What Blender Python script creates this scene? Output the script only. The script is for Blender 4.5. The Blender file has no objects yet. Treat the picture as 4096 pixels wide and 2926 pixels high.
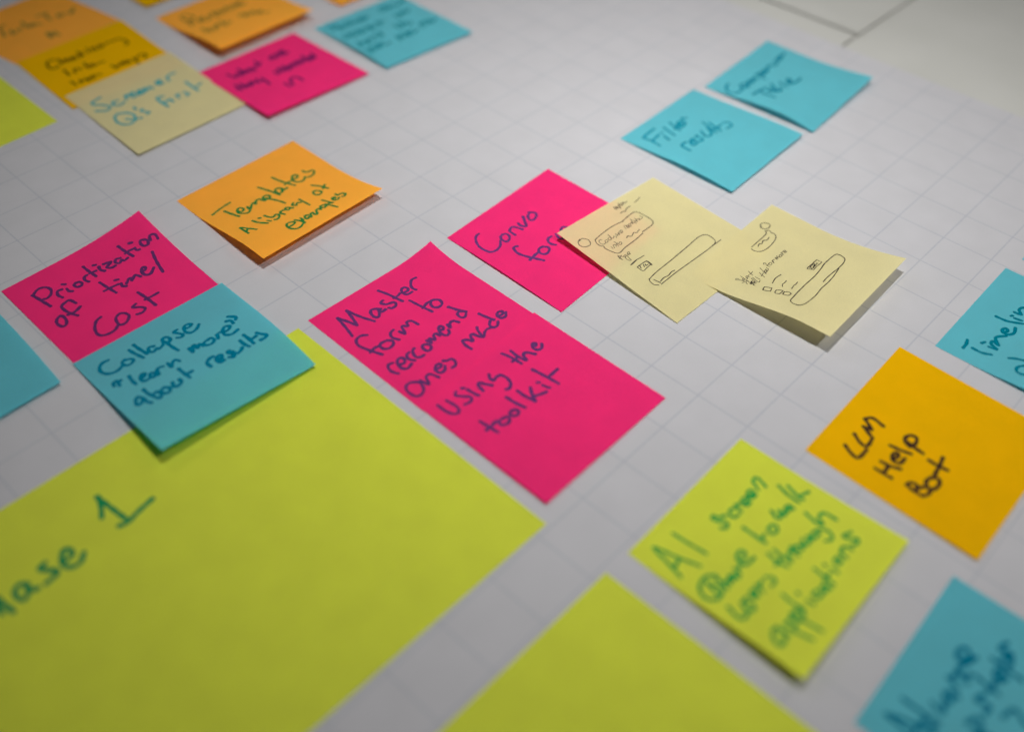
import bpy, math, random
from mathutils import Matrix, Vector

# ------------------------------------------------------------------ camera, light, exposure
SC = bpy.context.scene
COL = SC.collection
TZ = 0.75                                   # height of the chart paper above the floor (m); lengths below are mm
F_PX, PITCH, ROLL, HCAM = 3931.46, 0.798728, 0.0244464, 310.76
cam_data = bpy.data.cameras.new("camera")
cam = bpy.data.objects.new("camera", cam_data)
COL.objects.link(cam)
fw = Vector((0, math.cos(PITCH), -math.sin(PITCH)))
rt = Vector((1, 0, 0))
up = rt.cross(fw)
r2 = rt * math.cos(ROLL) + up * math.sin(ROLL)
u2 = -rt * math.sin(ROLL) + up * math.cos(ROLL)
M = Matrix((r2, u2, -fw)).transposed().to_4x4()
M.translation = Vector((0, 0, TZ + HCAM / 1000))
cam.matrix_world = M
cam_data.sensor_width = 36
cam_data.lens = 36 * F_PX / 4096
cam_data.clip_start = 0.01
cam_data.clip_end = 50
cam_data.dof.use_dof = True
cam_data.dof.focus_distance = 0.472
cam_data.dof.aperture_fstop = 2.7
cam_data.dof.aperture_blades = 0
SC.camera = cam

world = bpy.data.worlds.new("World")
SC.world = world
world.use_nodes = True
world.node_tree.nodes["Background"].inputs[0].default_value = (0.92, 0.96, 1.0, 1)
world.node_tree.nodes["Background"].inputs[1].default_value = 0.045

def lamp(name, x, y, z, size, power, color, spread=180, aim=None):
    d = bpy.data.lights.new(name, 'AREA')
    d.shape = 'DISK'; d.size = size; d.energy = power; d.color = color; d.spread = math.radians(spread)
    o = bpy.data.objects.new(name, d); COL.objects.link(o)
    p = Vector((x, y, TZ + z)); o.location = p
    aim = Vector((*aim, TZ)) if aim else Vector((x * 0.4, y * 0.4 + 0.25, TZ))
    o.rotation_euler = (aim - p).to_track_quat('-Z', 'Y').to_euler()
    return o
lamp("ceiling_lamp", 0.06, 0.46, 1.00, 0.035, 1.0, (1.0, 0.983, 0.965), 53, (0.075, 0.46))
lamp("ceiling_lamp", -1.05, 1.45, 1.30, 0.08, 5.5, (1.0, 0.98, 0.95))
lamp("ceiling_lamp", 1.15, 1.55, 1.30, 0.08, 5.5, (1.0, 0.98, 0.96))

lamp("ceiling_lamp", 0.72, 0.02, 1.20, 0.10, 0.92, (1.0, 0.985, 0.97), 60, (0.08, 0.38))

SC.view_settings.view_transform = 'Standard'
SC.view_settings.look = 'None'
SC.view_settings.exposure = -0.05
SC.view_settings.gamma = 1.0
SC.cycles.use_denoising = True
SC.cycles.max_bounces = 12
SC.cycles.diffuse_bounces = 9
SC.cycles.transmission_bounces = 9

# ------------------------------------------------------------------ materials
def lin(c):
    return tuple(((v / 255) / 12.92 if v / 255 <= 0.04045 else ((v / 255 + 0.055) / 1.055) ** 2.4) for v in c)

def nodes(m):
    m.use_nodes = True
    nt = m.node_tree; nt.nodes.clear()
    return nt, nt.nodes, nt.links

def paper_material(name, rgb, trans=0.52, mottle=0.055, grain=2600, bump=0.05, spec=0.001, big=.45):
    """thin paper: diffuse + translucent, fine fibre mottling"""
    m = bpy.data.materials.new(name)
    nt, N, L = nodes(m)
    out = N.new('ShaderNodeOutputMaterial')
    tc = N.new('ShaderNodeTexCoord')
    n1 = N.new('ShaderNodeTexNoise'); n1.inputs['Scale'].default_value = grain; n1.inputs['Detail'].default_value = 3
    n2 = N.new('ShaderNodeTexNoise'); n2.inputs['Scale'].default_value = 60; n2.inputs['Detail'].default_value = 4
    L.new(tc.outputs['Object'], n1.inputs['Vector']); L.new(tc.outputs['Object'], n2.inputs['Vector'])
    a = N.new('ShaderNodeMapRange'); a.inputs['From Min'].default_value = .3; a.inputs['From Max'].default_value = .7
    a.inputs['To Min'].default_value = 1 - mottle; a.inputs['To Max'].default_value = 1 + mottle
    b = N.new('ShaderNodeMapRange'); b.inputs['From Min'].default_value = .3; b.inputs['From Max'].default_value = .7
    b.inputs['To Min'].default_value = 1 - mottle * big; b.inputs['To Max'].default_value = 1 + mottle * big
    L.new(n1.outputs['Fac'], a.inputs['Value']); L.new(n2.outputs['Fac'], b.inputs['Value'])
    mu = N.new('ShaderNodeMath'); mu.operation = 'MULTIPLY'
    L.new(a.outputs[0], mu.inputs[0]); L.new(b.outputs[0], mu.inputs[1])
    col = N.new('ShaderNodeVectorMath'); col.operation = 'SCALE'
    col.inputs[0].default_value = rgb
    L.new(mu.outputs[0], col.inputs['Scale'])
    bp = N.new('ShaderNodeBump'); bp.inputs['Strength'].default_value = bump; bp.inputs['Distance'].default_value = 0.0001
    L.new(n1.outputs['Fac'], bp.inputs['Height'])
    d = N.new('ShaderNodeBsdfDiffuse'); d.inputs['Roughness'].default_value = 0.4
    t = N.new('ShaderNodeBsdfTranslucent')
    g = N.new('ShaderNodeBsdfGlossy'); g.inputs['Roughness'].default_value = 0.55
    g.inputs['Color'].default_value = (1, 1, 1, 1)
    L.new(col.outputs[0], d.inputs['Color']); L.new(col.outputs[0], t.inputs['Color'])
    for s in (d, t, g): L.new(bp.outputs[0], s.inputs['Normal'])
    mx = N.new('ShaderNodeMixShader'); mx.inputs[0].default_value = trans
    L.new(d.outputs[0], mx.inputs[1]); L.new(t.outputs[0], mx.inputs[2])
    mg = N.new('ShaderNodeMixShader'); mg.inputs[0].default_value = spec
    L.new(mx.outputs[0], mg.inputs[1]); L.new(g.outputs[0], mg.inputs[2])
    L.new(mg.outputs[0], out.inputs['Surface'])
    return m, col

def grid_paper_material():
    m, col = paper_material("chart_paper", (0.402, 0.399, 0.414), trans=0.05, mottle=0.022, grain=1500, bump=0.03, spec=0.01, big=1.1)
    nt = m.node_tree; N = nt.nodes; L = nt.links
    tc = [n for n in N if n.type == 'TEX_COORD'][0]
    sep = N.new('ShaderNodeSeparateXYZ'); L.new(tc.outputs['Object'], sep.inputs[0])
    wob = N.new('ShaderNodeTexNoise'); wob.inputs['Scale'].default_value = 700; L.new(tc.outputs['Object'], wob.inputs['Vector'])
    facs = []
    for ax in (0, 1):
        di = N.new('ShaderNodeMath'); di.operation = 'DIVIDE'; di.inputs[1].default_value = 0.0254
        L.new(sep.outputs[ax], di.inputs[0])
        ro = N.new('ShaderNodeMath'); ro.operation = 'ROUND'; L.new(di.outputs[0], ro.inputs[0])
        su = N.new('ShaderNodeMath'); su.operation = 'SUBTRACT'; L.new(di.outputs[0], su.inputs[0]); L.new(ro.outputs[0], su.inputs[1])
        ab = N.new('ShaderNodeMath'); ab.operation = 'ABSOLUTE'; L.new(su.outputs[0], ab.inputs[0])
        mr = N.new('ShaderNodeMapRange'); mr.interpolation_type = 'SMOOTHSTEP'
        mr.inputs['From Min'].default_value = 0.009; mr.inputs['From Max'].default_value = 0.021
        mr.inputs['To Min'].default_value = 1; mr.inputs['To Max'].default_value = 0
        L.new(ab.outputs[0], mr.inputs['Value']); facs.append(mr)
    mxm = N.new('ShaderNodeMath'); mxm.operation = 'MAXIMUM'
    L.new(facs[0].outputs[0], mxm.inputs[0]); L.new(facs[1].outputs[0], mxm.inputs[1])
    wr = N.new('ShaderNodeMapRange'); wr.inputs['From Min'].default_value = .3; wr.inputs['From Max'].default_value = .7
    wr.inputs['To Min'].default_value = .27; wr.inputs['To Max'].default_value = .46
    L.new(wob.outputs['Fac'], wr.inputs['Value'])
    k = N.new('ShaderNodeMath'); k.operation = 'MULTIPLY'; L.new(mxm.outputs[0], k.inputs[0]); L.new(wr.outputs[0], k.inputs[1])
    mix = N.new('ShaderNodeMix'); mix.data_type = 'RGBA'
    L.new(k.outputs[0], mix.inputs['Factor'])
    L.new(col.outputs[0], mix.inputs['A']); mix.inputs['B'].default_value = (0.215, 0.25, 0.30, 1)
    for n in N:
        if n.type in ('BSDF_DIFFUSE', 'BSDF_TRANSLUCENT'): L.new(mix.outputs['Result'], n.inputs['Color'])
    return m

def ink_material(name, rgb):
    m = bpy.data.materials.new(name)
    nt, N, L = nodes(m)
    out = N.new('ShaderNodeOutputMaterial')
    tc = N.new('ShaderNodeTexCoord')
    n1 = N.new('ShaderNodeTexNoise'); n1.inputs['Scale'].default_value = 900; n1.inputs['Detail'].default_value = 3
    L.new(tc.outputs['Object'], n1.inputs['Vector'])
    a = N.new('ShaderNodeMapRange'); a.inputs['From Min'].default_value = .3; a.inputs['From Max'].default_value = .7
    a.inputs['To Min'].default_value = .8; a.inputs['To Max'].default_value = 1.25
    L.new(n1.outputs['Fac'], a.inputs['Value'])
    col = N.new('ShaderNodeVectorMath'); col.operation = 'SCALE'; col.inputs[0].default_value = rgb
    L.new(a.outputs[0], col.inputs['Scale'])
    d = N.new('ShaderNodeBsdfDiffuse'); L.new(col.outputs[0], d.inputs['Color'])
    L.new(d.outputs[0], out.inputs['Surface'])
    return m

PAPER = {   # base colours
 'pink':   paper_material("pink_paper",   (0.94, 0.042, 0.25), mottle=.06)[0],
 'blue':   paper_material("blue_paper",   (0.165, 0.59, 0.665))[0],
 'orange': paper_material("orange_paper", (0.99, 0.53, 0.066))[0],
 'gold':   paper_material("gold_paper",   (0.90, 0.565, 0.001))[0],
 'lime':   paper_material("lime_paper",   (0.78, 0.83, 0.09))[0],
 'cream':  paper_material("cream_paper",  (0.76, 0.70, 0.405))[0],
}
# underside of a sheet: lets nearly all the light that came through the top face out again, tinted once more
UNDER = {}
for _k, _c in (('pink', (0.97, 0.30, 0.55)), ('blue', (0.35, 0.85, 0.88)), ('orange', (0.99, 0.50, 0.12)), ('gold', (0.97, 0.80, 0.15)),
               ('lime', (0.88, 0.93, 0.35)), ('cream', (0.95, 0.93, 0.78))):
    UNDER[_k] = paper_material(_k + "_underside", _c, trans=0.88)[0]
INKS = {}
def ink(rgb):
    if rgb not in INKS:
        INKS[rgb] = ink_material("marker_ink", tuple(c for c in lin(rgb)))
    return INKS[rgb]

NOTES = {
'prior': {'P': [[-240.76, 343.11], [-191.42, 401.35], [-124.99, 336.16], [-174.94, 281.88]], 'h': [0, 0, 0, 0], 'z': 0.3, 'pw': 2.0, 'curl': [0, 4.6, 0, 0], 'cr': 0.62},
'coll': {'P': [[-191.82, 296.82], [-139.2, 352.62], [-85.76, 298.62], [-137.5, 244.65]], 'h': [0, 0, 1.4, 6.5], 'z': 0.6, 'pw': 2.0, 'curl': [0, 0, 0, 0], 'cr': 0.42, 'pr': [['p', 0.05, 1.3], ['b', 2.6, 1.35]]},
'temp': {'P': [[-177.11, 416.68], [-126.52, 475.2], [-69.96, 423.78], [-120.69, 364.46]], 'h': [0, 0, 6.0, 6.0], 'z': 0.15, 'pw': 2.0, 'curl': [0, 0, 0, 0], 'cr': 0.42, 'pr': [['s', 0.15, 0.9], ['p', 0.42, 2.2]]},
'convo': {'P': [[-34.34, 391.37], [17.1, 453.91], [73.9, 400.59], [22.45, 338.06]], 'h': [0, 0, 0, 0.3], 'z': 0.15, 'pw': 2.0, 'curl': [0, 0, 0, 0], 'cr': 0.42, 'pr': [['b', 0.9, 1.0], ['p', 0, 1]]},
'mast1': {'P': [[-94.23, 328.41], [-41.98, 384.19], [10.1, 335.94], [-37.25, 274.88]], 'h': [0, 0, 0.1, 0.1], 'z': 0.15, 'pw': 2.0, 'curl': [0, 3.4, 0, 0], 'cr': 0.33},
'mast2': {'P': [[-37.97, 276.0], [9.75, 337.31], [66.08, 285.17], [14.66, 227.7]], 'h': [0, 0, 0.3, 0.8], 'z': 0.4, 'pw': 1.5, 'curl': [0, 0, 0, 0], 'cr': 0.42},
'sk1': {'P': [[20.89, 391.2], [74.29, 447.57], [129.14, 388.79], [75.74, 332.42]], 'h': [4.5, 0, 0, 0], 'z': 0.5, 'pw': 1, 'curl': [0, 0, 0, 0], 'cr': 0.42},
'sk2': {'P': [[84.59, 366.69], [134.99, 425.29], [190.26, 373.98], [141.32, 317.07]], 'h': [0, 0, 7.5, 8.0], 'z': 0.75, 'pw': 2.0, 'curl': [0, 0, 0, 0], 'cr': 0.42, 'pr': [['s', 0.12, 0.88], ['p', 0.38, 1.9]]},
'filt': {'P': [[58.47, 485.38], [106.75, 541.99], [163.59, 491.23], [115.12, 434.66]], 'h': [0, 0, 2.2, 1.6], 'z': 0.15, 'pw': 2.0, 'curl': [0, 0, 0, 0], 'cr': 0.42, 'pr': [['b', 1.8, 1.3], ['s', 0, 0.9]]},
'comp': {'P': [[113.68, 544.97], [162.45, 605.84], [218.59, 554.88], [170.5, 495.78]], 'h': [0, 0, 4.0, 1.0], 'z': 0.15, 'pw': 2.0, 'curl': [0, 0, 0, 0], 'cr': 0.42, 'pr': [['b', 3.2, 1.5], ['p', 0.4, 1.8]]},
'time': {'P': [[192.13, 321.85], [243.17, 378.47], [299.77, 327.44], [248.72, 270.83]], 'h': [0, 0, 3.5, 4.0], 'z': 0.15, 'pw': 2.0, 'curl': [0, 0, 0, 0], 'cr': 0.42, 'pr': [['s', 0.15, 0.95], ['p', 0.2, 1.5]]},
'timb': {'P': [[253.74, 385.62], [305.19, 441.83], [361.4, 390.38], [309.95, 334.18]], 'h': [0, 0, 0, 0], 'z': 0.15, 'pw': 1, 'curl': [0, 0, 0, 0]},
'llm': {'P': [[121.03, 258.63], [175.77, 320.64], [229.94, 268.82], [175.2, 206.81]], 'h': [0, 0, 0.5, 1.0], 'z': 0.15, 'pw': 2.0, 'curl': [0, 0, 0, 0], 'cr': 0.42},
'ai': {'P': [[44.88, 206.68], [95.33, 263.82], [151.14, 213.86], [99.76, 155.33]], 'h': [0, 0, 2.0, 5.0], 'z': 0.15, 'pw': 2.0, 'curl': [0, 0, 0, 0], 'cr': 0.42, 'pr': [['s', 0.05, 1], ['p', 0.3, 1.8]]},
'bbr': {'P': [[115.02, 143.19], [164.56, 200.25], [222.1, 150.3], [172.56, 93.24]], 'h': [0, 0, 0, 0], 'z': 0.15, 'pw': 2.0, 'curl': [0, 0, 0, 0], 'cr': 0.42},
'what': {'P': [[-197.64, 545.96], [-147.78, 600.29], [-92.39, 549.41], [-143.82, 495.43]], 'h': [0, 0, 0.9, 2.8], 'z': 0.5, 'pw': 1.2, 'curl': [0, 0, 0, 0], 'cr': 0.42},
'turbo': {'P': [[-371.27, 592.63], [-325.12, 653.43], [-265.03, 612.57], [-311.17, 551.77]], 'h': [0, 0, 0, 0], 'z': 0.15, 'pw': 2.0, 'curl': [0, 0, 0, 0], 'cr': 0.42},
'chunk': {'P': [[-311.54, 553.05], [-263.81, 612.03], [-207.59, 555.02], [-259.18, 501.81]], 'h': [0, 0, 0, 0.2], 'z': 0.45, 'pw': 2.0, 'curl': [0, 0, 0, 0], 'cr': 0.42},
'scr': {'P': [[-268.49, 515.35], [-221.08, 570.75], [-160.35, 511.25], [-207.75, 455.84]], 'h': [0, 0, 0.4, 1.0], 'z': 0.75, 'pw': 1.5, 'curl': [0, 0, 0, 0], 'cr': 0.42},
'orang': {'P': [[-242.22, 616.23], [-189.97, 676.5], [-137.48, 620.5], [-185.42, 563.66]], 'h': [0, 0, 6.5, 7.0], 'z': 0.15, 'pw': 2.0, 'curl': [0, 0, 0, 0], 'cr': 0.42, 'pr': [['s', 0.1, 0.9], ['p', 0.3, 1.8]]},
'topb': {'P': [[-135.58, 607.42], [-85.8, 659.49], [-31.19, 604.81], [-82.13, 555.85]], 'h': [0, 0, 1.6, 1.5], 'z': 0.15, 'pw': 2.0, 'curl': [0, 0, 0, 0], 'cr': 0.42, 'pr': [['b', 1.5, 1.2], ['s', 0, 1]]},
'left_blue': {'P': [[-296.8, 281.0], [-246.74, 338.45], [-192.67, 284.75], [-242.73, 227.3]], 'h': [0, 0, 1.6, 1.6], 'z': 0.15, 'pw': 1.5, 'curl': [0, 0, 0, 0], 'pr': [['s', 0, 1], ['b', 1.8, 1.5]]},
'phase': {'P': [[-235.98, 174.15], [-97.82, 323.15], [14.64, 218.88], [-123.52, 69.87]], 'h': [0, 0, 0, 0], 'z': 0.12, 'pw': 2.0, 'curl': [0, 0, 0, 0], 'cr': 0.42},
'bottom_lime': {'P': [[-101.94, 49.03], [36.25, 197.99], [150.05, 96.62], [11.85, -52.35]], 'h': [0, 0, 0, 0], 'z': 0.12, 'pw': 1, 'curl': [0, 0, 0, 0]},
'left_lime': {'P': [[-369.1, 482.49], [-320.15, 540.89], [-264.13, 489.23], [-313.08, 430.83]], 'h': [0, 0, 0, 0], 'z': 0.15, 'pw': 1, 'curl': [0, 0, 0, 0]},
'top_gold': {'P': [[-307.82, 680.71], [-256.37, 736.91], [-200.16, 685.47], [-251.61, 629.26]], 'h': [0, 0, 1.5, 1.5], 'z': 0.15, 'pw': 1.5, 'curl': [0, 0, 0, 0]},
'top_orange': {'P': [[-178.28, 689.4], [-126.84, 745.61], [-70.63, 694.17], [-122.07, 637.96]], 'h': [0, 0, 1.5, 1.5], 'z': 0.15, 'pw': 1.5, 'curl': [0, 0, 0, 0]},
}
INK = {
'temp':(1.05,[('written_word',[[76,316,150,296,237,285],[152,346,163,412,177,479],[210,414,221,443,247,433,250,407,232,392,208,411,201,446,221,475,245,490,270,475],[282,425,278,464,317,426,341,417,341,443,362,412,390,405,399,430,408,453],[407,451,423,412,453,406,463,428,445,455,421,447],[430,437,444,468,465,526,477,589],[473,281,488,334,507,407,518,473],[569,405,545,394,523,416,526,454,555,453,576,415,575,441,607,441],[613,256,623,327,643,400,661,457],[618,396,652,389,678,394],[705,388,728,389,748,375,744,355,719,353,693,385,691,423,712,446,743,449,776,425],[812,355,812,380,837,391,863,395,862,417,836,440,801,448,787,441]]),('written_word',[[94,707,95,657,98,607,124,652,155,711],[123,661,96,680]]),('written_word',[[201,599,214,652,249,707],[266,677,277,701],[246,609,254,612],[291,611,300,653,318,672,346,658,358,674,349,699,322,715,305,708],[388,704,378,675,392,655,414,656],[462,659,445,644,428,660,437,680,460,669,472,681],[510,674,491,650,514,631],[551,665,529,654,518,662],[568,626,569,680,569,740]]),('written_word',[[724,637,710,620,689,627,678,653,690,680,718,680,732,656,724,637],[739,545,768,593,789,665],[804,608,765,639]]),('written_word',[[315,854,347,853,370,840,353,816,324,815,305,845,309,880,332,908,364,912,392,897],[386,819,403,850,413,893],[427,828,420,865,400,897],[482,838,463,830,445,855,453,872,479,859,478,875],[482,873,501,840,520,839,514,864,529,876,552,835,575,832,578,852],[591,842,603,816,629,817,632,839,612,851,600,836],[641,820,654,862,667,919],[661,759,672,804,683,845],[683,843,663,833,641,843],[718,805,736,812,739,794,716,796,711,826,733,840,755,826],[771,768,773,795,802,795,813,821,793,842,777,837]])]),
'prior':(1.2,[('written_word',[[116,149,131,219,146,293],[120,150,166,127,208,140,222,175,202,210,168,224,146,217],[269,217,243,215,228,244,237,277],[296,183,310,195],[296,231,294,256,309,270],[362,225,344,235,349,258,373,264,389,251,382,230,362,225],[450,212,428,216,417,241,427,265],[473,138,476,189,485,254],[470,210,511,216],[525,168,537,175],[542,201,536,229,549,250],[575,200,623,215,577,234,596,256,623,257],[683,226,657,216,638,237,656,256,680,244,689,258,718,254],[730,141,737,201,751,264],[726,216,759,213,782,216],[795,165,810,171],[798,218,797,238,814,245],[883,200,860,192,846,215,853,241,881,243,896,216,883,200],[911,228,926,198,950,197,963,211,955,244]]),('written_word',[[145,393,113,407,98,437,107,472,133,473,153,442,154,407,143,393],[270,367,256,322,229,321,190,338,195,400,222,455],[185,415,227,420,272,405]]),('written_word',[[471,312,482,376,496,444],[450,388,501,389,546,394],[550,354,569,361],[564,398,556,421,572,436],[589,418,620,397,634,405,624,421,664,396,675,405,685,425],[721,397,740,398,752,382,736,375,713,397,715,432,746,443,789,416],[861,310,835,381,811,477]]),('written_word',[[314,549,272,563,234,608,225,657,257,682,310,685,352,665],[441,613,411,596,373,613,359,656,373,675,410,671,444,641,437,610],[529,590,498,601,538,631,548,656,517,669,484,662],[594,522,605,592,611,668],[592,596,639,598,684,598]])]),
'coll':(1.35,[('written_word',[[157,121,116,121,86,151,82,194,109,235,155,244,188,228],[225,191,202,202,202,234,225,251,255,238,255,212,226,197],[283,132,292,188,309,259],[325,114,330,171,341,243],[401,213,374,201,359,234,376,257,405,243,410,260,442,246],[469,245,473,306,481,358],[455,229,468,196,494,198,501,232,478,249,462,224],[572,186,547,191,560,222,574,253,554,266,534,251],[605,213,632,221,657,209,639,189,611,200,597,244,617,276,656,270,688,244]]),('written_word',[[101,318,81,322,74,349],[121,332,103,338,98,368],[173,337,166,382,167,427],[209,404,234,405,247,384,227,380,205,408,212,440,242,444],[291,424,267,412,253,439,265,452,290,438,291,456],[300,453,309,412,330,405,349,413],[380,407,380,456,404,424,427,417,438,447]]),('written_word',[[533,392,532,438,550,398,570,387,570,428,594,404,605,436],[650,410,619,413,616,442,647,456,676,438,671,408,644,409],[710,410,697,448,718,409,742,407],[754,420,783,423,807,401,783,383,752,408,746,449,777,473,822,465],[816,347,838,361,836,393],[846,315,867,339,878,362,864,376]]),('written_word',[[137,558,120,531,97,548,87,583,109,591,136,567,136,600,150,629],[173,501,176,560,199,629,224,608,216,573,193,578],[260,574,237,584,236,615,266,627,282,599,264,574],[315,574,305,607,326,620,354,607,356,581],[399,500,402,555,406,611],[401,572,443,574]]),('written_word',[[593,558,568,558,538,579,539,620],[594,603,620,604,634,583,617,574,592,593,593,627,621,630],[685,584,670,589,683,625,679,646,655,631],[696,604,701,635,733,633,753,618],[778,556,779,601,790,638],[820,532,824,586,823,633],[824,595,866,593],[885,573,904,605,919,631,895,642,870,640]])]),
'mast1':(1.15,[('written_word',[[102,288,122,200,138,110],[138,110,159,166,181,238],[182,239,203,167,219,96],[219,96,242,192,278,287],[375,232,347,204,322,201,305,227,303,262,323,275,353,247,361,226,364,256,393,258],[435,184,411,190,425,224,467,241,474,260,458,278,429,278,417,260],[474,94,494,165,516,278],[498,216,524,219,553,211],[583,224,602,228,618,212,608,189,585,189,568,219,578,252,614,256],[722,171,688,168,655,198,640,231,646,261]]),('written_word',[[170,346,136,322,96,332,77,374,92,436,127,530],[88,466,132,457,158,464],[212,461,183,456,163,469,163,500,190,521,227,516,243,491,223,464],[308,426,277,435,261,468,277,513],[324,464,337,503,364,441,392,467,408,437,436,449,445,502]]),('written_word',[[551,305,561,375,580,484],[561,417,610,403,635,408],[616,434,613,459,636,483,671,478,683,443,664,415,639,409,617,431]]),('written_word',[[125,623,99,615,80,634,75,667,92,707],[150,665,174,672,191,652,188,630,165,625,139,650,134,693,158,717,196,708],[247,632,225,636,210,667,228,703],[291,631,268,641,252,678,261,703,295,713],[366,661,341,650,326,675,333,704,357,709,374,686,366,661],[388,641,392,677,410,638,425,671,446,639,465,640,469,669],[500,637,521,646,534,633,524,612,502,625,487,666,500,699,526,696,540,674],[566,636,562,669,584,641,613,640,629,676],[678,529,697,584,724,642],[717,633,690,610,670,623,668,656,691,670,722,646]]),('written_word',[[125,835,91,806,55,809,36,845,42,895,71,915,110,900,129,858,121,827],[142,836,158,896,182,846,209,841,224,861,234,902],[276,846,298,853,313,835,288,824,259,848,264,884,296,888,319,867],[342,831,359,847,385,856,386,888,368,909,340,908]]),('written_word',[[523,891,521,849,533,806,560,821,576,854,597,811,617,814,627,851,643,878],[674,792,657,821,644,880,677,858,709,851,745,869],[767,719,777,771,792,827],[769,817,742,839,742,870,771,879,798,859],[843,829,867,836,880,814,858,801,835,816,834,852,865,863,891,840]])]),
'mast2':(1.15,[('written_word',[[612,74,625,131,633,217],[608,166,645,166],[664,102,660,162,672,220,691,181,718,181,744,228],[782,179,799,189,811,173,793,164,772,186,778,217,807,226,831,206]]),('written_word',[[78,58,80,133,97,179,127,189,144,150,136,75],[218,71,198,88,222,128,247,166,227,188,186,177],[260,79,269,87],[275,113,279,160,286,191],[329,189,340,135,359,131,371,157,393,199],[441,128,424,153,427,179,460,176,485,187,492,230,476,274,446,291,427,284]]),('written_word',[[157,331,163,399,169,466],[139,404,182,404,216,402],[257,416,227,415,221,445,252,463,280,451,284,427,254,416],[336,419,311,419,307,443,330,462,354,452,353,429,329,418],[384,325,388,388,400,458],[462,341,462,404,475,470],[531,380,500,422,475,470],[490,436,528,457,569,473],[587,387,593,394],[593,423,603,465],[642,299,654,386,664,484],[657,407,705,407,744,406]])]),
'convo':(1.15,[('written_word',[[166,130,136,135,100,170,74,231,81,304,117,329,168,321,209,285],[272,255,243,256,224,285,230,320,260,319,284,293,284,264,264,252],[317,317,323,262,362,247,379,274,390,314],[419,250,412,284,433,311,461,271,491,227],[553,234,517,247,497,285,517,302,556,289,576,259,550,227]]),('written_word',[[244,405,227,394,210,407,197,448,207,498,236,567,261,621],[204,553,266,545,302,545],[357,530,326,524,301,544,301,575,325,592,363,579,374,556,355,532],[469,503,444,500,417,519,412,553,426,579],[505,509,490,557,509,569,544,519,588,495,611,524]])]),
'sk1':(0.36,[('written_word',[[508,83,512,47,538,71],[501,67,532,56],[508,57,519,75,528,53,527,75],[533,79,546,57,564,61,541,78,542,86,570,39],[569,74,570,55,586,57,568,77],[578,74,595,51,593,70,609,52,608,68,638,61]]),('squiggle_line',[[501,121,529,121,539,129,568,115,611,111]]),('short_dash',[[666,104,698,100,740,89]]),('drawn_circle',[[77,132,49,144,32,174,47,201,82,211,105,201,118,174,107,147,90,136,62,143]]),('drawn_bubble',[[451,188,358,178,256,183,168,195,151,202,138,229,139,259,154,274,145,288,152,326,172,370,197,379,258,368,362,362,458,350],[440,187,480,179,587,174,610,229,613,299,596,325,561,336,468,340]]),('written_word',[[190,225,173,216,156,239,168,262,189,260],[212,242,195,247,195,261,214,259,217,243],[245,239,229,244,230,260,249,256,251,239],[262,214,258,259,284,249],[294,257,284,271]]),('written_word',[[309,239,305,261,328,246,322,264,340,240],[344,255,366,251,366,239,349,244,342,260,361,259]]),('written_word',[[403,253,412,226,425,226,419,250],[421,245,439,243,440,232,424,237,426,255,439,250],[441,245,461,242,462,230,445,238,445,255,460,251],[482,246,473,236,487,228,484,247,506,202]]),('written_word',[[511,221,503,259],[495,245,528,235],[533,217,521,252,534,233,549,235,543,250],[557,235,552,251],[581,223,588,241,564,247,554,245]]),('written_word',[[188,307,186,327],[198,329,211,306,224,310,219,327],[238,287,243,298,231,336],[226,315,251,310],[263,314,248,320,251,333,271,328,274,315,262,313]]),('squiggle_line',[[335,314,357,306,366,317,379,322,413,309,431,320,467,312]]),('written_word',[[151,430,156,392,180,419],[145,414,180,402],[158,388,154,436],[208,415,187,416,184,431,207,423,199,454,197,470,184,466,179,447,186,429],[219,421,236,423,244,412,228,411,218,426,237,430]]),('thick_dash',[[160,497,221,491,253,494,296,495],[158,500,225,492]]),('drawn_box',[[176,538,180,582,219,581,268,576],[264,580,271,578,269,542,226,536,176,538],[269,539,266,586],[199,542,189,560],[228,547,215,565],[239,553,233,564,254,565]]),('drawn_input_bar',[[153,656,239,644,395,636,575,623,718,612,775,628,786,669,773,709,747,722,720,723],[812,725,716,726,629,728,453,727,317,727,179,733],[157,652,142,674,140,705,159,728],[174,677,185,722],[195,714,233,707,274,713,315,705,342,709]])]),
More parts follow.
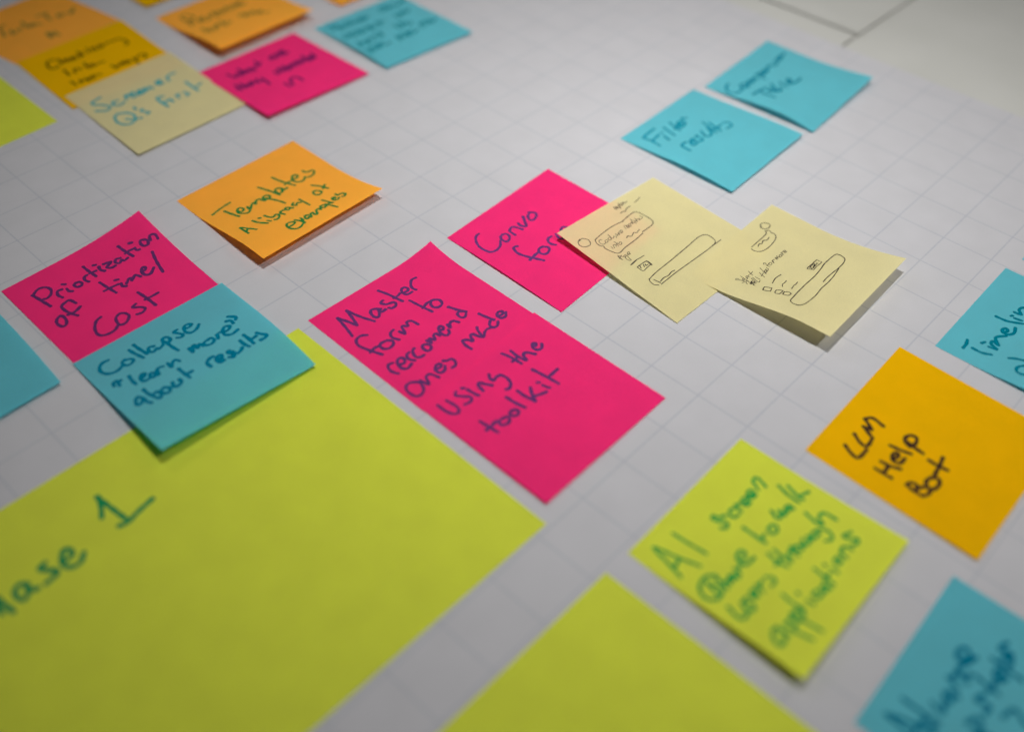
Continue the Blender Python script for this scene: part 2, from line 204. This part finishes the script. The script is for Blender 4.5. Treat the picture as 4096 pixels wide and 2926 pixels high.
'sk2':(0.36,[('drawn_circle',[[740,82,746,69,771,62,791,75,802,98,793,118,760,124,735,110,730,84,740,76,742,84]]),('drawn_bubble',[[513,150,574,150,646,150,689,148],[720,124,712,139,693,147],[721,128,740,137,740,153,732,169,735,190,712,215,664,230,594,237,537,231,503,212,491,183,495,161],[546,179,574,171,591,181,623,171,643,186,678,182]]),('written_word',[[177,267,169,255,156,259,171,286,171,313,153,307],[180,298,197,298,198,288,183,291,182,308],[208,261,197,309,211,309],[216,300,232,303,234,291,217,295,216,311],[251,297,235,299,234,313],[283,272,261,318],[259,297,296,296]]),('scribbled_word',[[194,330,188,316,170,326,160,342],[189,318,183,355,175,388],[174,351,210,346,174,362,213,361,171,377],[228,328,208,379],[241,330,219,386,243,383],[257,338,252,375],[198,341,197,380],[184,345,203,372],[171,356,199,347]]),('written_word',[[313,335,290,387],[285,365,323,358],[358,312,327,375,345,353,361,354,347,370],[370,346,359,366],[387,342,378,361,352,367,334,368]]),('written_word',[[406,311,418,302,425,310,409,336,409,354],[404,334,438,331],[447,331,430,333,428,348,446,348,452,334],[474,328,460,355,480,332,497,335]]),('written_word',[[506,349,516,329,520,348,537,328,539,352],[565,337,549,339,547,352,566,351,569,339],[587,330,577,354,595,333,609,338],[609,341,623,344,627,333,610,335,606,350,626,353]]),('drawn_line',[[261,461,318,449,375,455]]),('drawn_line',[[262,531,287,518,308,520,336,517]]),('drawn_line',[[275,588,318,581,330,584,362,580]]),('drawn_checkbox',[[196,443,160,452],[160,452,174,497],[174,497,212,486],[210,487,196,443]]),('drawn_checkbox',[[221,544,205,521,174,530,178,557],[178,557,222,558],[222,558,221,544]]),('drawn_checkbox',[[220,570,188,576],[188,576,195,609,223,614],[223,614,230,593,218,571]]),('drawn_button',[[665,549,663,590],[663,590,545,592],[547,582,533,555],[535,554,550,549,665,549],[540,550,655,550],[549,561,572,558,548,575,547,585],[564,572,575,576,556,581,554,575],[571,584,590,568,588,582,607,566,601,582],[617,578,622,568,633,571,626,582],[577,557,617,562,568,577,613,573]]),('drawn_input_bar',[[601,619,655,611,738,610,803,616,809,648,789,685,744,701,668,706,603,703,523,701,460,705],[659,710,558,726,471,732,388,732,298,741,208,739,160,729,136,707,135,672,151,649,176,643],[658,610,588,622,486,632,364,633,263,637,179,644]])]),
'filt':(1.2,[('written_word',[[113,290,129,206,126,126],[126,126,204,116,291,113],[127,204,242,191],[249,235,229,293],[276,191,286,193],[353,159,313,287],[442,152,400,277],[386,237,468,227],[443,226,485,229,506,198,459,208,441,260,491,254],[510,257,553,188,590,211]]),('written_word',[[205,498,220,414,284,409],[305,441,349,448,359,420,310,429,284,477,337,477],[429,420,401,420,410,473,378,489,357,474],[494,406,455,480,516,488,571,417],[617,343,555,504],[643,381,603,514],[587,465,681,468],[714,461,747,488,728,534,666,531]])]),
'comp':(1.3,[('written_word',[[164,130,110,139,46,200,70,265,150,268],[232,222,199,221,167,261,219,267,248,231],[213,286,312,230,291,277,378,234,361,285],[440,222,422,289,422,326],[427,242,493,234,454,276,494,271,548,230,532,274],[542,275,615,232,645,240],[672,243,655,268],[728,226,725,256,688,272],[772,221,759,250,806,235,803,215],[798,259,853,204,845,235,913,219]]),('written_word',[[123,385,212,390,289,406],[201,412,188,486,192,542],[306,442,259,448,250,480,290,478,277,505],[372,407,296,511,345,517,363,485],[442,448,411,531],[471,507,512,509,548,474,506,478,475,529,576,547,619,537]])]),
'time':(1.2,[('written_word',[[102,130,144,129,185,118],[138,173,138,230,159,279],[217,193,240,203],[215,239,222,282],[229,281,248,238,280,236,264,277,310,237,339,241,377,275],[398,252,425,262,444,246,422,234,395,245,396,276,432,298,485,285],[506,156,513,225,552,301],[569,244,575,284],[573,219,584,226],[622,222,628,262,661,234,698,240,713,272],[754,248,787,258,799,237,766,235,750,261,785,282]]),('written_word',[[197,367,220,402,242,465],[199,468,159,438,126,440,109,462,121,499,171,500,199,468]])]),
'llm':(1.25,[('written_word',[[168,145,145,194,140,236,174,247,218,246],[266,143,240,188,234,230,265,237,309,228],[316,210,343,151],[343,151,355,196],[355,196,393,130],[393,130,427,159,418,230]]),('written_word',[[144,342,145,391,147,439],[203,342,210,397,228,445],[145,391,208,389],[265,386,294,398,309,381,280,368,250,390,258,425,304,430],[328,325,336,380,352,440],[391,412,400,379,428,363,463,378,465,411,426,424,398,405],[409,390,401,444,397,486]]),('written_word',[[161,520,153,564,154,617],[161,520,189,532,195,559,169,575],[173,573,208,593,219,620,191,635,156,619],[289,597,250,586,220,611,228,639,270,648,305,629,289,597],[378,531,377,581,385,637],[314,600,378,592,442,580]])]),
'ai':(1.35,[('written_word',[[69,277,93,174,115,76,147,192,183,310],[80,222,145,210],[247,94,253,193,263,292]]),('written_word',[[518,230,483,209,474,184,455,194,464,223,485,256,474,274,446,270,439,255],[582,237,556,229,534,250,541,270,569,276],[606,228,594,276],[602,242,626,237,643,248],[641,254,673,261,685,243,664,235,643,248,641,274,675,278],[702,251,736,257,747,238,723,230,702,245,703,270,735,272],[802,208,770,266],[791,217,814,205,832,215,827,246,815,280]]),('written_word',[[175,430,173,381,126,365,72,386,51,435,76,475,128,478,148,445,130,417],[127,384,108,468],[186,394,165,483],[169,462,193,449,197,477],[250,461,228,450,210,469,229,476,250,463,249,489],[282,442,271,484],[278,457,310,455],[336,432,363,448,395,427,385,405,346,415,326,447,341,475,398,480]]),('written_word',[[516,340,513,402,512,474],[505,447,553,442],[629,440,596,437,577,465,611,478,638,458,626,437]]),('written_word',[[701,388,679,436,705,444,728,413,725,455,760,433],[792,438,769,428,749,447,774,456,794,437,790,466],[866,328,848,400,844,463],[898,365,876,433,876,472],[877,439,938,467]]),('written_word',[[80,544,66,593,72,629,108,630,139,580],[182,579,156,578,167,619,157,641,129,632],[204,589,231,603,245,582,217,578,198,602,228,616],[268,575,263,621],[266,588,307,583],[337,583,359,605,350,632,313,631]]),('written_word',[[465,520,452,577,463,632],[428,583,490,582],[505,526,496,578,501,630,526,593,553,598,553,638],[552,617,569,582,591,597],[614,603,586,599,574,622,607,630,617,604],[653,598,629,623,657,636,685,608,681,639],[744,623,716,615,700,640,739,646,747,622,781,654,774,698,742,707,720,689],[806,527,790,602,803,629,826,591,871,596,875,665]]),('written_word',[[139,772,106,769,73,803,71,834,111,835,139,804,134,775,140,836],[177,789,180,859,196,929],[179,796,220,794,225,827,188,832],[248,782,255,858,263,939],[242,790,287,795,285,827,245,832],[309,696,298,766,308,814],[362,746,364,750],[358,799,361,834],[435,805,404,806,401,832,433,838],[487,819,459,813,448,834,476,841,490,823,495,852],[538,735,530,798,521,850],[503,808,565,802],[590,760,592,764],[595,798,596,830],[677,785,642,782,634,806,668,811,679,788],[707,780,703,819],[705,788,733,775,759,785,760,814],[855,759,810,742,812,774,838,803,815,817,789,803]])]),
'phase':(1.9,[('written_word',[[121,212,132,269],[121,212,139,186,152,203,143,236,130,236],[191,171,199,228,202,277],[194,241,210,230,211,245,218,293],[262,249,250,235,239,243,235,265,242,279,254,270,259,250],[254,265,269,274],[304,222,291,229,300,246,311,261,305,271,285,276],[331,250,346,248,350,230,341,222,330,237,325,262,335,279,350,279,364,262]]),('written_digit',[[426,201,439,167,445,135],[445,135,450,189,457,255],[440,253,454,258,482,248,516,239]])]),
'scr':(1.35,[('written_word',[[200,193,111,215,108,251,160,305,185,355,135,377,72,332],[274,317,238,313,221,354,262,385,301,368],[340,352,360,298,385,315],[386,325,425,327,427,299,391,313,392,359,431,359],[452,337,489,337,489,308,457,326,457,363,495,361],[507,357,531,306,534,354,573,320,581,358],[641,318,681,321,684,291,651,304,644,344,686,347],[743,350,759,299,807,282,843,289]]),('written_word',[[224,498,170,472,125,507,113,581,156,639,228,629,259,560,231,497],[186,571,221,608,281,632],[318,482,311,508],[353,545,329,556,370,613,340,619]]),('written_word',[[571,502,531,486,516,522,522,641],[514,581,585,570],[591,569,591,613],[660,602,661,558,689,555],[734,558,751,602,721,614],[832,455,830,556,831,614],[830,564,912,546]])]),
'chunk':(1.15,[('written_word',[[252,189,205,178,171,222,162,292,195,323,234,308],[277,200,272,293],[279,285,313,250,314,289],[335,249,323,290,344,297,365,264],[374,265,365,310],[374,276,395,260,400,283,393,310],[454,214,432,314],[480,248,440,269,469,297],[528,248,518,291],[534,219,539,217],[569,242,558,292],[568,256,591,243,597,264,591,293],[657,258,640,245,623,278,647,287,669,261],[694,262,725,253,752,264,787,259,807,265,836,289,848,346,839,383,809,389]]),('written_word',[[230,402,230,454,226,509],[280,507,293,456,326,458,338,493],[407,417,394,480,401,524],[390,483,428,475],[454,478,434,481,435,519,458,511],[461,506,494,502,538,513]]),('written_word',[[188,604,193,686],[239,678,247,639,265,657],[295,642,303,693],[290,673,328,659],[360,645,338,651,341,685,361,676],[379,649,420,670]]),('written_word',[[553,608,563,668,596,633,614,657,636,619],[672,622,648,630,649,660,680,652],[696,623,699,662],[742,621,741,678,740,721],[740,663,793,623],[814,620,848,628,843,668,816,680]])]),
'turbo':(1.3,[('written_word',[[258,321,300,314,346,302],[282,332,256,423,232,494],[324,430,292,503,319,506,351,477],[380,505,385,469,410,460],[473,364,453,444,444,506,470,487,463,458],[506,472,482,483,482,518,509,507,510,477],[516,506,551,532],[607,380,650,376,710,386],[677,396,655,466,650,528],[772,501,735,496,719,539,760,528,762,546],[794,519,820,531],[827,540,864,545],[903,485,823,569]]),('written_word',[[449,825,467,766,481,712,494,760,485,811],[458,774,486,771],[530,746,520,836]])]),
'orang':(1.3,[('written_word',[[154,141,145,260,130,371],[154,141,214,142,237,221,196,266,160,247,179,351],[221,343,270,323,276,290,237,308,220,373,269,365],[350,324,323,309,317,365,285,387],[385,269,379,405],[385,288,431,285,414,331,378,339],[473,298,440,315,438,362,475,338,473,298],[495,363,516,291,548,290,534,351],[612,290,581,298,589,345,564,354],[620,316,674,303,676,270,634,295,636,352,712,325]]),('written_word',[[139,511,117,630],[139,661,164,576,194,596,186,656],[223,589,267,579,277,544,235,571,228,630],[329,522,297,647],[294,594,361,568],[343,615,387,596]]),('written_word',[[493,560,547,517,530,601],[598,538,559,556,563,608,607,582,601,542],[650,537,621,638],[645,622,694,617,695,586,657,615,680,668,740,676]])]),
'what':(1.3,[('written_word',[[160,202,181,295,226,248,233,299,271,235],[275,195,269,298,298,248,307,287],[368,261,335,256,328,300,376,284,371,308],[454,184,435,279],[404,253,474,234]]),('written_word',[[626,208,589,207,573,251,620,239,617,260],[641,253,658,205,687,209],[680,226,723,220,727,189,691,207,681,258,754,246]]),('written_word',[[104,399,95,505],[77,472,130,455],[143,410,139,501,168,451,177,489],[192,475,227,476,231,446,200,460,196,503],[284,439,251,493,297,496],[317,459,318,524,308,588]]),('written_word',[[461,444,461,494],[491,483,513,423,536,452,524,493],[566,411,561,500],[535,469,594,445],[580,475,617,468,621,443,590,456,585,501],[628,485,646,438,670,447],[667,459,708,455,712,429,675,443,668,490],[752,439,724,442,731,479,707,484],[788,385,771,488],[752,455,803,439],[792,470,828,464,828,440,800,456,796,497],[866,453,833,450,823,495,861,472],[869,405,854,480]]),('written_word',[[401,660,404,734],[439,727,464,651,517,632,539,668,538,725]])]),
'topb':(1.3,[('written_word',[[88,91,135,68,114,155,83,159],[177,76,155,198,199,135,210,182],[277,125,234,153,249,186,288,154,277,125],[324,119,300,184,346,159],[411,135,371,148,379,191,347,195],[407,166,455,160,463,133,423,146,415,199,503,154]]),('written_word',[[79,319,71,380,141,345,134,302],[188,321,144,341,152,390,203,353],[243,305,226,392],[297,323,257,347,264,388,313,355,297,323],[361,297,344,402],[416,316,373,333,376,381,432,348],[473,300,468,381,505,313,540,339]]),('written_word',[[657,127,735,96,694,161,657,161],[747,108,735,181,780,121,784,176],[826,128,830,183,897,142],[934,108,926,168,976,95,994,143]]),('written_word',[[701,287,687,378],[746,294,741,358,783,294],[833,288,793,303,816,340,867,301]]),('written_word',[[91,498,74,592],[62,566,130,533],[157,526,147,595,192,525],[230,496,228,573],[316,493,277,506,289,549,332,523],[367,473,341,562]]),('written_word',[[560,448,544,548],[617,449,588,539,637,467,649,511],[690,481,645,507,670,545,711,515]]),('written_word',[[748,579,728,657],[814,571,768,597,793,634,842,605,814,571],[864,581,851,651],[847,632,939,597]]),('written_word',[[70,647,61,738],[131,655,91,679,112,718,152,686,133,656],[191,632,173,718,208,661],[257,643,219,664,237,699,314,690]]),('written_word',[[422,631,406,722],[481,636,438,660,463,696,505,665,481,636],[541,624,520,713,561,642],[605,632,563,659,583,690,654,658]])]),
'bbr':(1.5,[('written_word',[[104,281,122,173,131,85,164,171,193,293],[113,214,180,209],[246,103,244,187,245,274],[248,231,203,216,194,251,243,270],[318,208,302,266,361,247],[423,246,385,232,362,261,405,270,423,246,420,284],[477,208,461,266],[471,229,504,224,531,244,513,289],[585,238,544,225,521,259,563,276],[607,215,638,241,670,214,646,188,599,198,600,243,658,262]]),('written_word',[[334,364,381,383,364,417,307,402,344,457]]),('written_word',[[513,365,461,348,471,406,424,403],[571,296,554,410],[537,370,609,376],[618,375,658,390,674,363,632,357,613,388,654,408],[703,319,697,390,692,461],[707,353,766,362,754,394,703,388],[829,340,770,323,788,377,746,377]]),('written_word',[[466,467,532,493,501,558,530,616]])]),
}
SPECS = [
 ('prior', 'pink', "pink sticky note reading Prioritization of time/cost, its lower part under a blue note", 'sticky_note'),
 ('coll', 'blue', "blue sticky note reading Collapse learn more about results, lifting off the lime note", 'sticky_note'),
 ('temp', 'orange', "orange sticky note reading Templates a library of examples, its lower edge raised", 'sticky_note'),
 ('convo', 'pink', "pink sticky note reading Convo form, one corner covered by a cream note", 'sticky_note'),
 ('mast1', 'pink', "upper pink sticky note of the overlapping pair, reading Master form to reccomend Ones made", 'sticky_note'),
 ('mast2', 'pink', "lower pink sticky note of the overlapping pair, reading using the toolkit", 'sticky_note'),
 ('sk1', 'cream', "cream sticky note with a pen sketched chat bubble, lying over the Convo form note", 'sticky_note'),
 ('sk2', 'cream', "cream sticky note with a pen sketch of three checkboxes and a done button", 'sticky_note'),
 ('filt', 'blue', "blue sticky note reading Filter results", 'sticky_note'),
 ('comp', 'blue', "blue sticky note reading Comparison Table, nearest the edge of the chart paper", 'sticky_note'),
 ('time', 'blue', "blue sticky note reading Timeline, cut by the right edge of the picture", 'sticky_note'),
 ('timb', 'blue', "sliver of a blank blue sticky note just above the Timeline note", 'sticky_note'),
 ('llm', 'gold', "golden yellow sticky note reading LLM Help Bot", 'sticky_note'),
 ('ai', 'lime', "lime sticky note reading AI screen share to walk users through applications", 'sticky_note'),
 ('bbr', 'blue', "very blurred blue sticky note with dark teal writing in the bottom right corner", 'sticky_note'),
 ('what', 'pink', "pink sticky note reading What are they interested in, over the corner of a cream note", 'sticky_note'),
 ('turbo', 'orange', "dull orange sticky note with faint olive writing in the top left corner", 'sticky_note'),
 ('chunk', 'gold', "golden sticky note with black writing Chunking into ways, between an orange and a cream note", 'sticky_note'),
 ('scr', 'cream', "cream sticky note reading Screener Q's first in teal", 'sticky_note'),
 ('orang', 'orange', "blurred orange sticky note with brown writing, raised over a dark shadow", 'sticky_note'),
 ('topb', 'blue', "blurred blue sticky note filled with five lines of teal writing, at the top", 'sticky_note'),
 ('left_blue', 'blue', "blank corner of a blue sticky note at the left edge, beside the Prioritization note", 'sticky_note'),
 ('left_lime', 'lime', "blank corner of a lime sticky note at the left edge, below the golden note", 'sticky_note'),
 ('phase', 'lime', "large lime sticky note reading Phase 1 in dark green", 'large_sticky_note'),
 ('bottom_lime', 'lime', "large blank lime sticky note at the bottom edge, beside the Phase 1 note", 'large_sticky_note'),
 ('top_gold', 'gold', "tip of a golden sticky note cut by the top edge of the picture", 'sticky_note'),
 ('top_orange', 'orange', "tip of an orange sticky note cut by the top edge, above the blurred blue note", 'sticky_note'),
]

# ------------------------------------------------------------------ helpers
def tag(o, label=None, cat=None, group=None, kind=None):
    if label: o['label'] = label
    if cat: o['category'] = cat
    if group: o['group'] = group
    if kind: o['kind'] = kind
    return o

def mesh_obj(name, verts, faces, mat, parent=None, smooth=False):
    me = bpy.data.meshes.new(name)
    me.from_pydata(verts, [], faces)
    me.materials.append(mat)
    if smooth: me.polygons.foreach_set('use_smooth', [True] * len(me.polygons))
    me.update()
    o = bpy.data.objects.new(name, me); COL.objects.link(o)
    if parent: o.parent = parent
    return o

def slab(name, x0, x1, y0, y1, z0, z1, mat, parent=None, bev=0.0):
    """box with a small chamfer round the top edge (mm in, m out)"""
    b = bev
    v = [(x0, y0, z0), (x1, y0, z0), (x1, y1, z0), (x0, y1, z0),
         (x0, y0, z1 - b), (x1, y0, z1 - b), (x1, y1, z1 - b), (x0, y1, z1 - b),
         (x0 + b, y0 + b, z1), (x1 - b, y0 + b, z1), (x1 - b, y1 - b, z1), (x0 + b, y1 - b, z1)]
    f = [(3, 2, 1, 0)]
    for i in range(4):
        j = (i + 1) % 4
        f.append((i, j, j + 4, i + 4)); f.append((i + 4, j + 4, j + 8, i + 8))
    f.append((8, 9, 10, 11))
    return mesh_obj(name, [tuple(c / 1000 for c in p) for p in v], f, mat, parent)

# ------------------------------------------------------------------ setting: table top in panels, chart paper
TH = 0.829594
GX, GY = 60.131, 340.824                      # one crossing of the printed grid
E1 = Vector((math.cos(TH), math.sin(TH), 0)); V1 = Vector((math.sin(TH), -math.cos(TH), 0))

def table_material():
    m = bpy.data.materials.new("table_laminate")
    nt, N, L = nodes(m)
    out = N.new('ShaderNodeOutputMaterial'); p = N.new('ShaderNodeBsdfPrincipled')
    tc = N.new('ShaderNodeTexCoord')
    n = N.new('ShaderNodeTexNoise'); n.inputs['Scale'].default_value = 22; n.inputs['Detail'].default_value = 5
    r = N.new('ShaderNodeValToRGB')
    r.color_ramp.elements[0].position = .3; r.color_ramp.elements[0].color = (0.36, 0.36, 0.335, 1)
    r.color_ramp.elements[1].position = .7; r.color_ramp.elements[1].color = (0.385, 0.384, 0.36, 1)
    L.new(tc.outputs['Object'], n.inputs['Vector']); L.new(n.outputs['Fac'], r.inputs[0]); L.new(r.outputs[0], p.inputs['Base Color'])
    p.inputs['Roughness'].default_value = 0.62
    p.inputs['Specular IOR Level'].default_value = 0.25
    L.new(p.outputs[0], out.inputs['Surface'])
    return m
TM = table_material()
table = bpy.data.objects.new("tabletop", None); COL.objects.link(table)
table.location = (GX / 1000, GY / 1000, TZ)
table.rotation_euler = (0, 0, TH)             # local x = along the writing, local y = -v
tag(table, "pale beige table top made of flush panels with narrow joints, under the chart paper", kind='structure')
Z1 = -0.14
slab("panel", -900, 1100, -900, 61.5, -25, Z1, TM, table, .35)
slab("panel", 316.8, 1100, 65.8, 1200, -25, Z1, TM, table, .35)
slab("panel", -900, 313.6, 65.8, 1200, -25, Z1, TM, table, .35)
slab("joint_backing", -890, 1090, -890, 1190, -30, -2.4, TM, table)

chart = slab("chart_paper", 293.0 - 635, 293.0, -228.6 - 10, 533.4 - 10, -0.12, 0.0, grid_paper_material(), None)
chart.location = table.location; chart.rotation_euler = table.rotation_euler
tag(chart, "large sheet of white chart paper with a faint grey grid", "chart paper")

# ------------------------------------------------------------------ sticky notes
def prof(k, t):
    if k[0] == 's':
        x = min(max((t - k[1]) / (k[2] - k[1]), 0), 1); return x * x * (3 - 2 * x)
    if k[0] == 'p':
        x = min(max((t - k[1]) / (1 - k[1]), 0), 1); return x ** k[2]
    return t

def surf(n, s, t):
    """point of the sheet: bilinear in plan, with a lift profile down each side and curls at the corners"""
    P = n['P']; h = n['h']; c = n['curl']; pr = n.get('pr')
    a, b, d, e = (1 - s) * (1 - t), s * (1 - t), s * t, (1 - s) * t
    x = a * P[0][0] + b * P[1][0] + d * P[2][0] + e * P[3][0]
    y = a * P[0][1] + b * P[1][1] + d * P[2][1] + e * P[3][1]
    tt = min(max(t, 0.0), 1.0)
    if pr:
        fl = h[3] * prof(pr[0], tt); fr = h[2] * prof(pr[1], tt)
        if pr[0][0] == 'b': fl += pr[0][1] * math.sin(math.pi * tt ** pr[0][2])
        if pr[1][0] == 'b': fr += pr[1][1] * math.sin(math.pi * tt ** pr[1][2])
    else:
        fl = h[3] * tt ** n['pw']; fr = h[2] * tt ** n['pw']
    z = n['z'] + (1 - s) * fl + s * fr + (1 - tt) * ((1 - s) * h[0] + s * h[1])
    for k, (ds, dt) in enumerate(((s, t), (1 - s, t), (1 - s, 1 - t), (s, 1 - t))):
        if c[k]:
            q = 1 - math.hypot(ds, dt) / n.get('cr', .42)
            if q > 0: z += c[k] * q * q
    return Vector((x, y, z))

def center(n):
    P = n['P']
    return Vector((sum(p[0] for p in P) / 4, sum(p[1] for p in P) / 4, n['z']))

def frame(n, s, t):
    e = 1e-3
    a = surf(n, s + e, t) - surf(n, s - e, t); b = surf(n, s, t + e) - surf(n, s, t - e)
    return b.cross(a).normalized()

def build_note(key, mat, name="sticky_note", under=None):
    n = NOTES[key]; o = center(n); G = 28 if (any(n['h']) or any(n['curl'])) else 6
    rnd = random.Random(key)
    A1, A2, A3 = rnd.uniform(0, 6.28), rnd.uniform(0, 6.28), rnd.uniform(0.02, 0.05)
    if G == 6: G = 12
    top, bot = [], []
    for j in range(G + 1):
        for i in range(G + 1):
            s, t = i / G, j / G
            p = surf(n, s, t) - o
            w = A3 * math.sin(3.1 * s + A1) * math.sin(2.6 * t + A2) * min(1, 4 * t)
            nr = frame(n, min(max(s, .002), .998), min(max(t, .002), .998))
            p = p + nr * (w * 0.5 if n['h'][3] > 1 else 0)
            top.append(p / 1000); bot.append((p - nr * 0.09) / 1000)
    W = G + 1; K = W * W
    v = top + bot; f = []
    for j in range(G):
        for i in range(G):
            a = j * W + i
            f.append((a, a + W, a + W + 1, a + 1)); f.append((K + a, K + a + 1, K + a + W + 1, K + a + W))
    rim = [i for i in range(G)] + [i * W + G for i in range(G)] + [G * W + G - i for i in range(G)] + [(G - i) * W for i in range(G)]
    base = len(v)
    for r in rim: v.append(top[r]); v.append(bot[r])
    R = len(rim)
    for k in range(R):
        a = base + 2 * k; b = base + 2 * ((k + 1) % R)
        f.append((a, b, b + 1, a + 1))
    ob = mesh_obj(name, [tuple(x) for x in v], f, mat, None, True)
    ob.data.materials.append(under or mat)
    for i in range(G * G): ob.data.polygons[2 * i + 1].material_index = 1
    ob.location = Vector((o.x / 1000, o.y / 1000, TZ + o.z / 1000))
    return ob

def smooth_path(pts, step):
    """Catmull-Rom through the points (mm on the sheet), resampled"""
    if len(pts) == 2:
        (a, b), (c, d) = pts
        L = math.hypot(c - a, d - b); m = max(2, int(L / step))
        bow = 0.02 * L
        return [(a + (c - a) * i / m - (d - b) / max(L, .01) * bow * math.sin(math.pi * i / m),
                 b + (d - b) * i / m + (c - a) / max(L, .01) * bow * math.sin(math.pi * i / m)) for i in range(m + 1)]
    out = []
    P = [pts[0]] + pts + [pts[-1]]
    for k in range(1, len(P) - 2):
        p0, p1, p2, p3 = P[k - 1], P[k], P[k + 1], P[k + 2]
        L = math.hypot(p2[0] - p1[0], p2[1] - p1[1]); m = max(2, int(L / step) + 1)
        for i in range(m):
            t = i / m
            out.append(tuple(0.5 * (2 * p1[q] + (p2[q] - p0[q]) * t + (2 * p0[q] - 5 * p1[q] + 4 * p2[q] - p3[q]) * t * t
                                    + (3 * p1[q] - p0[q] - 3 * p2[q] + p3[q]) * t ** 3) for q in (0, 1)))
    out.append(pts[-1])
    return out

def build_ink(key, note_ob):
    width, words = INK[key]
    width *= {'ai': 0.94, 'phase': 1.08, 'bbr': 1.1, 'topb': 1.3, 'filt': 1.25, 'comp': 1.35}.get(key, 1.28)
    n = NOTES[key]; o = center(n); P = n['P']
    lu = math.hypot(P[1][0] - P[0][0], P[1][1] - P[0][1]); lv = math.hypot(P[3][0] - P[0][0], P[3][1] - P[0][1])
    mat = ink(INKCOL[key]); rnd = random.Random(key + 'ink')
    lift = 0.025
    for nm, strokes in words:
        V, F = [], []
        wd = width * (0.68 if width < .6 and nm in ('written_word', 'scribbled_word', 'drawn_button') else 1)
        for st in strokes:
            pts = [(st[i] / 1000 * lu, st[i + 1] / 1000 * lv) for i in range(0, len(st), 2)]
            path = smooth_path(pts, max(0.14, wd * 0.28))
            hw0 = wd / 2 * rnd.uniform(.93, 1.07); ph = rnd.uniform(0, 6)
            m = len(path)
            def put(x, y, lz):
                s, t = x / lu, y / lv
                p = surf(n, s, t) - o + frame(n, s, t) * (lift + lz)
                V.append(tuple(p / 1000)); return len(V) - 1
            prev = None; L0 = 0
            for i, (x, y) in enumerate(path):
                a = path[max(0, i - 1)]; b = path[min(m - 1, i + 1)]
                dx, dy = b[0] - a[0], b[1] - a[1]; d = math.hypot(dx, dy) or 1
                nx, ny = -dy / d, dx / d
                L0 += d / 2
                hw = hw0 * (1 + .10 * math.sin(L0 * 1.3 + ph) + .05 * math.sin(L0 * 4.1 + ph))
                if i in (0, m - 1): hw *= 1.06
                lz = 0.004 * i / m
                l = put(x + nx * hw, y + ny * hw, lz); c = put(x, y, lz); r = put(x - nx * hw, y - ny * hw, lz)
                if prev: F += [(prev[0], prev[1], c, l), (prev[1], prev[2], r, c)]
                if i in (0, m - 1):
                    sg = -1 if i == 0 else 1
                    arc = [l] + [put(x + (nx * math.cos(q) + sg * dx / d * math.sin(q)) * hw, y + (ny * math.cos(q) + sg * dy / d * math.sin(q)) * hw, lz)
                                 for q in (math.pi * k / 6 for k in range(1, 6))] + [r]
                    for k in range(6): F.append((c, arc[k], arc[k + 1]) if sg < 0 else (c, arc[k + 1], arc[k]))
                prev = (l, c, r)
            lift += 0.0012
        lift += 0.0005
        # all faces up
        mesh_obj(nm, V, F, mat, note_ob)

INKCOL = {'temp': (36, 100, 48), 'prior': (78, 38, 82), 'coll': (0, 98, 122), 'mast1': (80, 42, 88), 'mast2': (80, 42, 88),
          'convo': (80, 44, 92), 'sk1': (62, 56, 50), 'sk2': (54, 48, 44), 'filt': (0, 108, 126), 'comp': (0, 102, 120), 'time': (0, 96, 112),
          'llm': (44, 30, 26), 'ai': (20, 126, 56), 'phase': (22, 116, 68), 'scr': (52, 134, 136), 'chunk': (60, 46, 6), 'turbo': (110, 100, 44),
          'orang': (124, 100, 38), 'what': (86, 24, 74), 'topb': (20, 112, 124), 'bbr': (0, 94, 116)}

for key, paper, label, name in SPECS:
    ob = build_note(key, PAPER[paper], name, UNDER[paper])
    tag(ob, label, "sticky note", "sticky notes laid out on the chart paper")
    if key in INK: build_ink(key, ob)
